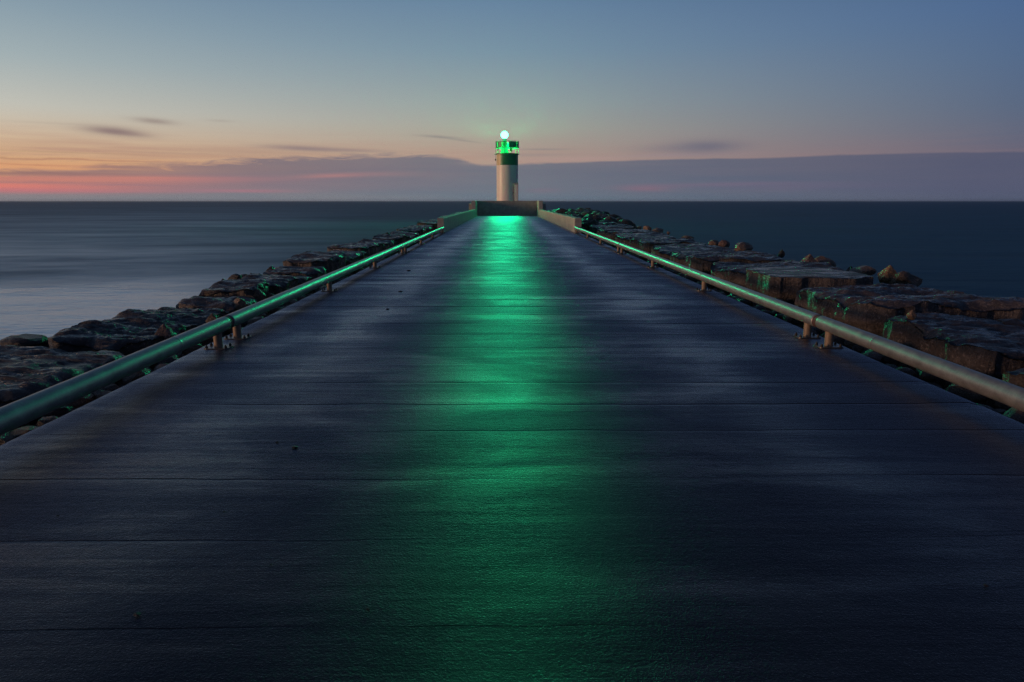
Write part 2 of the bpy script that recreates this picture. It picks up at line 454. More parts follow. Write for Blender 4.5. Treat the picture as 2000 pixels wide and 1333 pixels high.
M = dict(
    deck=deck_material(),
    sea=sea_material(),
    rock=rock_material("wet dark slab stone", (0.018, 0.017, 0.020), (0.125, 0.106, 0.100), 0.75, (0.060, 0.043, 0.036)),
    rock_tan=rock_material("tan rubble stone", (0.05, 0.036, 0.028), (0.25, 0.175, 0.12), 0.35, (0.13, 0.065, 0.035)),
    rock_pink=rock_material("pink granite", (0.09, 0.055, 0.045), (0.30, 0.185, 0.15), 0.2),
    rock_gold=rock_material("ochre stone", (0.16, 0.09, 0.045), (0.42, 0.26, 0.14), 0.1),
    rock_black=rock_material("dark boulder stone", (0.010, 0.009, 0.010), (0.05, 0.035, 0.03), 0.45),
    concrete=simple("weathered concrete", (0.34, 0.32, 0.28), 0.75, var=0.35, scale=2.2, bump=0.35, bdist=0.006),
    pipe=simple("worn steel rail", (0.24, 0.235, 0.235), 0.42, metal=0.55, var=0.35, scale=7, bump=0.35, bdist=0.002),
    post=simple("rusty galvanised post", (0.22, 0.165, 0.115), 0.6, metal=0.2, var=0.3, scale=12, bump=0.25, bdist=0.002),
    plate=simple("wet steel plate", (0.13, 0.125, 0.12), 0.35, metal=0.7, var=0.3, scale=20),
    bolt=simple("dark bolt steel", (0.015, 0.015, 0.016), 0.5, metal=0.3, scale=30),
    rust=simple("rusty sleeve", (0.075, 0.035, 0.03), 0.7, var=0.35, scale=14),
    white=simple("white tower paint", (0.80, 0.71, 0.63), 0.42, var=0.06, scale=1.2, bump=0.05),
    green=simple("green tower paint", (0.010, 0.16, 0.055), 0.4, var=0.15, scale=2, bump=0.05),
    cream=simple("weathered cream paint", (0.62, 0.50, 0.28), 0.45, var=0.1, scale=3, bump=0.05),
    greensteel=simple("green painted steel", (0.015, 0.20, 0.075), 0.45, var=0.15, scale=8, bump=0),
    grey=simple("grey painted steel", (0.30, 0.29, 0.28), 0.5, var=0.12, scale=5, bump=0.05),
    black=simple("black plastic", (0.012, 0.012, 0.012), 0.5, scale=10, bump=0),
    paintmark=simple("white paint mark", (0.75, 0.75, 0.72), 0.7, var=0.1, scale=20, bump=0),
)


def emis(name, col, strength):
    m = bpy.data.materials.new(name)
    m.use_nodes = True
    t = NT(m.node_tree)
    t.n.clear()
    e = t.node('ShaderNodeEmission')
    e.inputs[0].default_value = (*col, 1)
    e.inputs[1].default_value = strength
    o = t.node('ShaderNodeOutputMaterial')
    t.l.new(e.outputs[0], o.inputs[0])
    return m


# ------------------------------------------------------------------ mesh helpers
class MB:
    def __init__(s):
        s.v = []
        s.f = []

    def add(s, vs, fs):
        o = len(s.v)
        s.v += [tuple(x) for x in vs]
        s.f += [tuple(i + o for i in f) for f in fs]
        return s

    def box(s, c, size, rz=0.0):
        x, y, z = (q / 2 for q in size)
        cr, sr = math.cos(rz), math.sin(rz)
        vs = []
        for k in (-z, z):
            for i, j in ((-x, -y), (x, -y), (x, y), (-x, y)):
                vs.append((c[0] + i * cr - j * sr, c[1] + i * sr + j * cr, c[2] + k))
        return s.add(vs, [(0, 3, 2, 1), (4, 5, 6, 7), (0, 1, 5, 4), (1, 2, 6, 5), (2, 3, 7, 6), (3, 0, 4, 7)])

    def prism(s, pts, z0, z1):
        n = len(pts)
        vs = [(x, y, z0) for x, y in pts] + [(x, y, z1) for x, y in pts]
        fs = [tuple(range(n - 1, -1, -1)), tuple(range(n, 2 * n))]
        fs += [(i, (i + 1) % n, n + (i + 1) % n, n + i) for i in range(n)]
        return s.add(vs, fs)

    def tube(s, a, b, r0, r1=None, seg=12, caps=True):
        r1 = r0 if r1 is None else r1
        a, b = Vector(a), Vector(b)
        d = (b - a).normalized()
        up = Vector((0, 0, 1)) if abs(d.z) < 0.9 else Vector((0, 1, 0))
        p = d.cross(up).normalized()
        q = p.cross(d)
        vs, fs = [], []
        for c, r in ((a, r0), (b, r1)):
            for i in range(seg):
                t = 2 * math.pi * i / seg
                vs.append(c + p * math.cos(t) * r + q * math.sin(t) * r)
        fs = [(i, (i + 1) % seg, seg + (i + 1) % seg, seg + i) for i in range(seg)]
        if caps:
            fs += [tuple(range(seg - 1, -1, -1)), tuple(range(seg, 2 * seg))]
        return s.add(vs, fs)

    def lathe(s, prof, seg=48, c=(0, 0, 0), a0=0.0, a1=2 * math.pi):
        full = abs(a1 - a0 - 2 * math.pi) < 1e-6
        n = seg if full else seg + 1
        vs = []
        for r, z in prof:
            for i in range(n):
                t = a0 + (a1 - a0) * i / seg
                vs.append((c[0] + r * math.cos(t), c[1] + r * math.sin(t), c[2] + z))
        fs = []
        for k in range(len(prof) - 1):
            for i in range(seg):
                j = (i + 1) % n
                fs.append((k * n + i, k * n + j, (k + 1) * n + j, (k + 1) * n + i))
        return s.add(vs, fs)

    def ring(s, R0, r, z, seg=40, a0=0.0, a1=2 * math.pi, c=(0, 0)):
        prof = [(R0 + r * math.cos(q), z + r * math.sin(q)) for q in [2 * math.pi * k / 8 for k in range(9)]]
        return s.lathe(prof, seg, (c[0], c[1], 0), a0, a1)

    def mesh(s, name, smooth=False):
        me = bpy.data.meshes.new(name)
        me.from_pydata(s.v, [], s.f)
        me.update()
        if smooth:
            me.polygons.foreach_set('use_smooth', [True] * len(me.polygons))
        return me

    def build(s, name, mat, parent=None, smooth=False, bevel=0.0):
        me = s.mesh(name, smooth)
        o = bpy.data.objects.new(name, me)
        me.materials.append(mat)
        COL.objects.link(o)
        if parent:
            o.parent = parent
        if bevel:
            b = o.modifiers.new('bevel', 'BEVEL')
            b.width = bevel
            b.segments = 2
            b.limit_method = 'ANGLE'
            b.angle_limit = R(40)
        return o


def tag(o, label=None, cat=None, group=None, kind=None):
    for k, v in (('label', label), ('category', cat), ('group', group), ('kind', kind)):
        if v:
            o[k] = v
    return o


def empty(name, loc=(0, 0, 0), rz=0.0):
    o = bpy.data.objects.new(name, None)
    o.location = loc
    o.rotation_euler = (0, 0, rz)
    o.empty_display_size = 0.2
    COL.objects.link(o)
    return o


def sharp_smooth(o, ang=35):
    me = o.data
    me.polygons.foreach_set('use_smooth', [True] * len(me.polygons))
    me.set_sharp_from_angle(angle=R(ang))


# ------------------------------------------------------------------ numpy gradient noise
def _h(ix, iy, iz, seed):
    n = (ix * 374761393 + iy * 668265263 + iz * 2147483647 + seed * 1274126177) & 0xFFFFFFFF
    n = ((n ^ (n >> 13)) * 1274126177) & 0xFFFFFFFF
    n = (n ^ (n >> 16)) & 0xFFFFFFFF
    return n / 4294967295.0 * 2 - 1


def vn(p, scale, seed=0):
    """value noise in -1..1; p is N x 3; scale a number or a triple"""
    q = p * np.array(scale if hasattr(scale, '__len__') else (scale,) * 3)
    i = np.floor(q).astype(np.int64)
    f = q - i
    f = f * f * (3 - 2 * f)
    r = 0
    for dx in (0, 1):
        for dy in (0, 1):
            for dz in (0, 1):
                wgt = (f[:, 0] if dx else 1 - f[:, 0]) * (f[:, 1] if dy else 1 - f[:, 1]) * (f[:, 2] if dz else 1 - f[:, 2])
                r = r + wgt * _h(i[:, 0] + dx, i[:, 1] + dy, i[:, 2] + dz, seed)
    return r


def fbm(p, scale, seed=0, octs=4, gain=0.5):
    sc = np.array(scale if hasattr(scale, '__len__') else (scale,) * 3, float)
    r, a, t = 0, 1.0, 0
    for k in range(octs):
        r = r + a * vn(p, sc * 2 ** k, seed + k * 17)
        t += a
        a *= gain
    return r / t


def mesh_np(name, V, F, mat, parent=None, smooth=True):
    me = bpy.data.meshes.new(name)
    V = np.asarray(V, np.float32)
    F = np.asarray(F, np.int32)
    me.vertices.add(len(V))
    me.vertices.foreach_set('co', V.ravel())
    k = F.shape[1]
    me.loops.add(F.size)
    me.loops.foreach_set('vertex_index', F.ravel())
    me.polygons.add(len(F))
    me.polygons.foreach_set('loop_start', np.arange(0, F.size, k, dtype=np.int32))
    me.polygons.foreach_set('use_smooth', np.full(len(F), smooth))
    me.update(calc_edges=True)
    me.materials.append(mat)
    o = bpy.data.objects.new(name, me)
    COL.objects.link(o)
    if parent:
        o.parent = parent
    return o


# ------------------------------------------------------------------ sea
SEA_Z = -1.35
sb = MB()
S = 12000
sb.add([(-S, -S, SEA_Z), (S, -S, SEA_Z), (S, S, SEA_Z), (-S, S, SEA_Z)], [(0, 1, 2, 3)])
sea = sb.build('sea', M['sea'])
tag(sea, kind='structure')

# ------------------------------------------------------------------ haze volume, added to give the beacon its green halo
hm = bpy.data.materials.new("added glow haze")
hm.use_nodes = True
ht = NT(hm.node_tree)
ht.n.clear()
pv = ht.node('ShaderNodeVolumePrincipled')
pv.inputs['Color'].default_value = (0.92, 0.95, 1.0, 1)
pv.inputs['Density'].default_value = 7e-5
pv.inputs['Anisotropy'].default_value = 0.66
ho = ht.node('ShaderNodeOutputMaterial')
ht.l.new(pv.outputs[0], ho.inputs['Volume'])
hz = MB().box((0, 0, 7.0), (S * 2.1, S * 2.1, 18.8)).build('haze', hm)
tag(hz, kind='stuff')
scene.cycles.volume_bounces = 0

# ------------------------------------------------------------------ pier
XL, XR = -3.84, 4.32
Y0, Y1 = -3.0, 86.0
pb = MB()
pb.box(((XL + XR) / 2, (Y0 + Y1) / 2, -1.06), (XR - XL - 0.02, Y1 - Y0 - 0.02, 1.88))
pier = pb.build('pier', M['concrete'])
tag(pier, kind='structure')

joints = [-3.0, -2.2, -1.4, -0.6, 0.2, 1.02, 1.85, 2.63, 3.43, 4.27, 5.18, 5.95, 6.70, 7.52, 8.36, 9.2, 10.05, 10.9, 11.75]
y = 11.75
while y < 19.0:
    y += 0.81
    joints.append(y)
joints[-1] = 19.8
y = 19.8
while y < 84:
    y += 1.65 if y < 40 else 4.6
    joints.append(y)
joints[-1] = 86.0


def deck_z(Pn):
    z = 0.0035 * fbm(Pn, (0.25, 1.6, 1), 3, 3) + 0.0022 * fbm(Pn, (0.6, 5.0, 1), 9, 2) + 0.006 * vn(Pn, (0.15, 0.35, 1), 5)
    return z


def jline(j, xs):
    P3 = np.stack([xs, np.full_like(xs, j * 3.1), np.zeros_like(xs)], 1)
    return joints[j] + 0.045 * vn(P3, (0.35, 1, 1), 21) + 0.016 * vn(P3, (1.7, 1, 1), 22) + 0.005 * vn(P3, (7, 1, 1), 23)


for k in range(len(joints) - 1):
    y0, y1 = joints[k], joints[k + 1]
    L = y1 - y0
    step = 0.05 if y0 < 14 else (0.09 if y0 < 30 else 0.25)
    nx = 90 if y0 < 14 else 44
    xs = np.linspace(XL, XR, nx)
    j0, j1 = jline(k, xs), jline(k + 1, xs)
    if k == 0:
        j0[:] = y0
    if k == len(joints) - 2:
        j1[:] = y1
    ts = [0.003, 0.012, 0.024, 0.04, 0.06]
    n_in = max(2, int((L - 0.12) / step))
    tt = ts + list(np.linspace(0.08, L - 0.08, n_in)) + [L - q for q in reversed(ts)]
    tt = np.array(tt) / L
    rows = []
    strong = 0.15 + 1.0 * abs(math.sin(k * 2.7)) + (2.2 if abs(y0 - 19.8) < 0.1 else 0)
    strong1 = 0.15 + 1.0 * abs(math.sin((k + 1) * 2.7)) + (2.2 if abs(y1 - 19.8) < 0.1 else 0)
    for t in tt:
        yy = j0 + (j1 - j0) * t
        p3 = np.stack([xs, yy, np.zeros(nx)], 1)
        z = deck_z(p3)
        seam = lambda kk: 0.0024 * np.clip(0.45 + 1.1 * vn(np.stack([xs, np.full(nx, kk * 7.3), np.zeros(nx)], 1), (1.3, 1, 1), 41), 0.04, 1.0)
        if t * L < 0.004:
            yy = j0 + seam(k)
        elif (1 - t) * L < 0.004:
            yy = j1 - seam(k + 1)
        fade = 0.45 + 0.75 * vn(np.stack([xs, np.full(nx, k * 5.0), np.zeros(nx)], 1), (0.5, 1, 1), 31)
        fade1 = 0.45 + 0.75 * vn(np.stack([xs, np.full(nx, (k + 1) * 5.0), np.zeros(nx)], 1), (0.5, 1, 1), 31)
        z = z - 0.0018 * strong * np.clip(fade, 0.05, 1.2) * np.exp(-((t * L) / 0.06) ** 2) - 0.0065 * strong1 * np.clip(fade1, 0.05, 1.2) * np.exp(-(((1 - t) * L) / 0.036) ** 2)
        # worn, slightly rounded edges of the pier
        z = z - 0.02 * np.exp(-((xs - XL) / 0.03) ** 2) - 0.02 * np.exp(-((xs - XR) / 0.03) ** 2)
        rows.append(np.stack([xs, yy, z], 1))
    # skirt down at the two joints and the two pier edges
    G = np.stack(rows)                       # (rows, nx, 3)
    nr, nc = G.shape[:2]
    idx = np.arange(nr * nc).reshape(nr, nc)
    Vs = [G.reshape(-1, 3)]
    Fs = [np.stack([idx[:-1, :-1].ravel(), idx[:-1, 1:].ravel(), idx[1:, 1:].ravel(), idx[1:, :-1].ravel()], 1)]
    base_n = nr * nc
    for line, flip in ((G[0], 0), (G[-1], 1), (G[:, 0], 1), (G[:, -1], 0)):      # the four side faces, with a sharp arris
        low = line.copy()
        low[:, 2] = -0.11
        n_ = len(line)
        Vs += [line, low]
        ia = np.arange(n_ - 1) + base_n
        q4 = np.stack([ia, ia + n_, ia + n_ + 1, ia + 1], 1)
        Fs.append(q4[:, ::-1] if flip else q4)
        base_n += 2 * n_
    mesh_np('deck_slab', np.concatenate(Vs), np.concatenate(Fs), M['deck'], pier)

# ------------------------------------------------------------------ embankment under the stones
for side in (-1, 1):
    eb = MB()
    x0 = XL - 0.03 if side < 0 else XR + 0.03
    prof = [(x0, -2.2), (x0, -0.75), (side * 6.6, -0.75), (side * 8.4, -1.15), (side * 11, -2.2)]
    if side < 0:
        prof = [(x0, -2.2), (x0, -0.85), (-5.2, -0.85), (-6.4, -1.3), (-8.5, -2.2)]
    n = len(prof)
    vs = [(x, -4, z) for x, z in prof] + [(x, 104, z) for x, z in prof]
    fs = [(i, (i + 1) % n, n + (i + 1) % n, n + i) for i in range(n)] + [tuple(range(n)), tuple(range(2 * n - 1, n - 1, -1))]
    eb.add(vs, fs)
    tag(eb.build('embankment', M['rock_black']), kind='structure')


# ------------------------------------------------------------------ stones
def slab_mesh(wd, ln, h, seed, res, tilt=0.0):
    nx, ny, nz_ = max(6, int(wd / res)), max(6, int(ln / res)), max(4, int(h / res))
    V, F = [], []
    off = 0

    def grid(fn, a, b):
        nonlocal off
        ii, jj = np.meshgrid(np.arange(a + 1), np.arange(b + 1), indexing='ij')
        v = fn(ii / a * 2 - 1, jj / b * 2 - 1).reshape(-1, 3)
        idx = np.arange((a + 1) * (b + 1)).reshape(a + 1, b + 1) + off
        F.append(np.stack([idx[:-1, :-1].ravel(), idx[1:, :-1].ravel(), idx[1:, 1:].ravel(), idx[:-1, 1:].ravel()], 1))
        V.append(v)
        off += len(v)
    o = np.ones_like
    grid(lambda s, t: np.stack([s, t, o(s)], -1), nx, ny)
    grid(lambda s, t: np.stack([s, -o(s), -t], -1), nx, nz_)
    grid(lambda s, t: np.stack([s, o(s), t], -1), nx, nz_)
    grid(lambda s, t: np.stack([-o(s), s, t], -1), ny, nz_)
    grid(lambda s, t: np.stack([o(s), s, -t], -1), ny, nz_)
    V = np.concatenate(V)
    F = np.concatenate(F)
    key = np.round(V * 4096).astype(np.int64)
    _, first, inv = np.unique(key, axis=0, return_index=True, return_inverse=True)
    inv = inv.ravel()
    V = V[first]
    F = inv[F]
    q = V.copy()
    hw, hl, hh = wd / 2, ln / 2, h / 2
    # plan outline: corners pulled in, edges wandering and nicked
    rad = np.hypot(q[:, 0], q[:, 1])
    mx = np.maximum(np.abs(q[:, 0]), np.abs(q[:, 1])) + 1e-9
    corner = 1 - 0.13 * np.clip(rad / mx - 1.12, 0, 1) / 0.3
    Pw = q * np.array([hw, hl, hh])
    ang = np.stack([np.cos(np.arctan2(q[:, 1], q[:, 0])) * 3, np.sin(np.arctan2(q[:, 1], q[:, 0])) * 3, np.zeros(len(q)) + seed], 1)
    edge = (1 + 0.085 * vn(ang, 0.55, seed) + 0.045 * vn(ang, 1.6, seed + 5)) * corner
    nick = vn(Pw + seed, (1.8, 1.8, 0.5), seed + 3)
    edge = edge - 0.12 * np.clip(nick - 0.2, 0, 1) * mx ** 4
    X = Pw[:, 0] * edge
    Y = Pw[:, 1] * edge
    Z = Pw[:, 2].copy()
    T = np.clip((q[:, 2] - 0.0), 0, 1)
    P3 = np.stack([X, Y, Z * 0], 1) + seed * 3.7
    # bedding: broad undulation, flaky terraces, wind-blown ripples
    broad = fbm(P3, 0.7, seed + 1, 3)
    ter = fbm(P3, (0.9, 1.7, 1), seed + 2, 4)
    stp = np.floor(ter * 5) / 5 + np.clip((ter * 5 - np.floor(ter * 5)) * 4, 0, 1) / 5
    rip = fbm(P3, (3.2, 9.5, 1), seed + 4, 3)
    top = 0.06 * broad + 0.12 * stp + 0.034 * rip + 0.010 * fbm(P3, 16, seed + 6, 2)
    Z = Z + top * T
    # rounded, broken rim
    rimn = 0.6 + 0.8 * vn(P3, 2.6, seed + 8)
    Z = Z - (0.10 * rimn * np.clip((mx - 0.86) / 0.14, 0, 1) ** 2) * T
    # side faces: vertical fractures and bulges
    sidem = (mx > 0.999)
    ps = np.stack([X, Y, Z], 1) + seed * 1.3
    outw = 0.075 * fbm(ps, (2.6, 2.6, 1.2), seed + 9, 4) + 0.045 * vn(ps, (8, 8, 1.6), seed + 10) + 0.03 * np.floor(2.5 * fbm(ps, (1.5, 1.5, 3.5), seed + 11, 2)) / 2.5
    nrm = np.where((np.abs(q[:, 0]) >= np.abs(q[:, 1]))[:, None], np.stack([np.sign(q[:, 0]), 0 * X], 1), np.stack([0 * X, np.sign(q[:, 1])], 1))
    X = X + nrm[:, 0] * outw * sidem
    Y = Y + nrm[:, 1] * outw * sidem
    # undercut towards the foot
    under = 1 - 0.10 * np.clip(-q[:, 2], 0, 1) * sidem
    X, Y = X * under, Y * under
    return np.stack([X, Y, Z - hh], 1), F          # top surface near z = 0


def _ico(sub):
    import bmesh
    bm = bmesh.new()
    bmesh.ops.create_icosphere(bm, subdivisions=sub, radius=1)
    V = np.array([v.co[:] for v in bm.verts])
    F = np.array([[v.index for v in f.verts] for f in bm.faces])
    bm.free()
    return V, F


ICO = {k: _ico(k) for k in (1, 2, 3, 4)}


def boulder_arrays(size, seed, sub=3, round_=0.5, peak=None):
    V, F = ICO[sub]
    r_ = np.random.default_rng(seed)
    k = 11
    N = r_.normal(size=(k, 3))
    N /= np.linalg.norm(N, axis=1)[:, None]
    if peak:
        N[:4] = np.array([(0.8, 0.0, 0.62), (-0.75, -0.1, 0.66), (0.1, -0.86, 0.5), (0, 0.8, 0.6)])
        N[:4] /= np.linalg.norm(N[:4], axis=1)[:, None]
    Dk = r_.uniform(0.62, 0.95, k)
    if peak:
        Dk[:4] = (0.55, 0.50, 0.5, 0.5)
    c = V @ N.T
    lim = np.where(c > 0.05, Dk / np.maximum(c, 0.05), 9)
    rad = np.minimum(lim.min(1), 1.0)
    rad = rad * (1 - round_) + round_ * (0.55 + 0.45 * rad)
    rad = rad * (1 + 0.10 * fbm(V + seed, 1.7, seed, 3)) + 0.045 * fbm(V + seed, 5, seed + 1, 3)
    Q = V * rad[:, None]
    mn, mx_ = Q.min(0), Q.max(0)
    Q = (Q - (mn + mx_) / 2) / (mx_ - mn) * np.array(size)
    return Q, F


def boulder(name, loc, size, seed, mat, sub=3, rz=0.0, smooth=False, peak=None, round_=0.3):
    Q, F = boulder_arrays(size, seed, sub, round_, peak)
    o = mesh_np(name, Q, F, mat, None, smooth)
    o.location = loc
    o.rotation_euler = (0, 0, rz)
    if smooth:
        o.data.set_sharp_from_angle(angle=R(38))
    return o


ORD = ['first', 'second', 'third', 'fourth', 'fifth', 'sixth', 'seventh', 'eighth', 'ninth', 'tenth', 'eleventh', 'twelfth',
       'thirteenth', 'fourteenth', 'fifteenth', 'sixteenth', 'seventeenth', 'eighteenth', 'nineteenth', 'twentieth',
       'twenty-first', 'twenty-second', 'twenty-third', 'twenty-fourth', 'twenty-fifth', 'twenty-sixth']

# (y near, y far, top z, inner x, outer x)
left = [(2.6, 4.7, -0.22, 4.75, 7.3), (4.85, 6.45, -0.16, 4.6, 6.8), (6.6, 8.5, -0.02, 4.75, 6.9), (8.75, 11.75, 0.02, 4.7, 6.05), (11.9, 13.0, -0.02, 4.7, 5.85),
        (13.1, 14.1, 0.16, 4.8, 5.95), (14.2, 15.9, 0.10, 4.75, 6.0), (16.0, 17.0, 0.0, 4.7, 6.1), (17.1, 18.6, 0.07, 4.8, 6.1), (18.7, 21.2, 0.24, 4.8, 6.2),
        (21.4, 24.0, 0.04, 4.8, 6.2), (24.2, 27.8, 0.20, 4.8, 6.4), (28.0, 30.5, 0.12, 4.8, 6.2), (30.7, 34.0, 0.20, 4.7, 6.0), (34.2, 38.0, 0.08, 4.7, 6.2),
        (38.2, 42, 0.22, 4.7, 6.2), (42.3, 47, 0.18, 4.7, 6.3), (47.3, 52, 0.3, 4.7, 6.2), (52.3, 58, 0.3, 4.7, 6.0), (58.3, 65, 0.42, 4.7, 5.8), (65.4, 73, 0.4, 4.7, 5.6), (73.4, 82, 0.5, 4.7, 5.5)]
right = [(1.4, 4.4, 0.06, 5.25, 7.9), (4.6, 7.2, 0.12, 5.3, 8.0), (7.4, 9.6, 0.14, 5.3, 7.9), (9.8, 12.8, 0.28, 5.25, 7.75), (12.95, 15.2, 0.36, 5.2, 7.2),
         (15.4, 18.4, 0.22, 5.3, 7.9), (18.6, 22.4, 0.24, 5.25, 7.8), (22.6, 26.0, 0.14, 5.3, 7.9), (26.2, 30.0, 0.22, 5.3, 7.9), (30.3, 34.8, 0.2, 5.3, 7.8),
         (35.1, 39.6, 0.26, 5.25, 7.8), (39.9, 45, 0.3, 5.3, 7.7), (45.3, 51, 0.35, 5.2, 7.6), (51.3, 58, 0.4, 5.2, 7.5), (58.4, 66, 0.55, 5.2, 7.3), (66.4, 75, 0.7, 5.2, 7.2), (75.4, 84, 0.7, 5.2, 7.0)]
side_txt = {-1: 'left', 1: 'right'}
look = {
    (-1, 2): 'broad dark wet slab beside the lower left end of the left rail',
    (-1, 3): 'long flat wet slab with pools of sky light, behind the rail joint on the left',
    (-1, 5): 'raised slab with a bright strip of standing water, left of the pier',
    (-1, 9): 'thick square-ended slab standing higher than its neighbours on the left of the pier',
    (-1, 11): 'slab marked with small white painted letters, left of the pier',
    (1, 2): 'dark slab with a fractured pale face, behind the rail at the right frame edge',
    (1, 3): 'largest rippled slab on the right, its near corner standing behind the rail joint',
    (1, 4): 'smooth slab with a shiny flat top right of the pier, highest of its row',
}
slab_objs = {}
for side, rows in ((-1, left), (1, right)):
    for i, (ya, yb, zt, xi, xo) in enumerate(rows):
        res = 0.035 if ya < 10 else (0.05 if ya < 20 else (0.09 if ya < 45 else 0.2))
        wd, ln = xo - xi, yb - ya
        ln_eff = ln + 0.12
        V, F = slab_mesh(wd, ln_eff, 0.62, 11 + i * 13 + (500 if side > 0 else 0), res)
        flat = side > 0 and i == 4
        if flat:
            V[:, 2] = np.where(V[:, 2] > -0.2, V[:, 2] * 0.25, V[:, 2])
        o = mesh_np('armour_slab', V, F, M['rock'])
        o.location = (side * (xi + xo) / 2, (ya + yb) / 2, zt)
        o.rotation_euler = (R(random.uniform(-1.5, 1.5)) - (R(2.5) if side > 0 and i == 3 else 0), R(random.uniform(-1.5, 1.5)) + (R(1.5) if side < 0 else 0), R(random.uniform(-3.5, 3.5)))
        lab = look.get((side, i), '%s flat stone slab from the camera, row %s of the pier' % (ORD[i], side_txt[side]))
        tag(o, lab, 'stone slab', 'flat stone slabs along the %s side of the pier' % side_txt[side])
        slab_objs[(side, i)] = o

# painted letters on a slab far along the left side
txt = bpy.data.curves.new('painted_letters', 'FONT')
txt.body = 'MELissa'
txt.size = 0.17
txt.extrude = 0.002
tmp = bpy.data.objects.new('tmp_letters', txt)
COL.objects.link(tmp)
bpy.context.view_layer.update()
tm = bpy.data.meshes.new_from_object(tmp.evaluated_get(bpy.context.evaluated_depsgraph_get()))
bpy.data.objects.remove(tmp)
tm.materials.append(M['paintmark'])
let = bpy.data.objects.new('painted_letters', tm)
COL.objects.link(let)
so = slab_objs[(-1, 11)]
let.parent = so
let.matrix_parent_inverse = Matrix()
let.location = (-0.35, -(27.8 - 24.2) / 2 - 0.16, -0.22)
let.rotation_euler = (R(82), 0, 0)

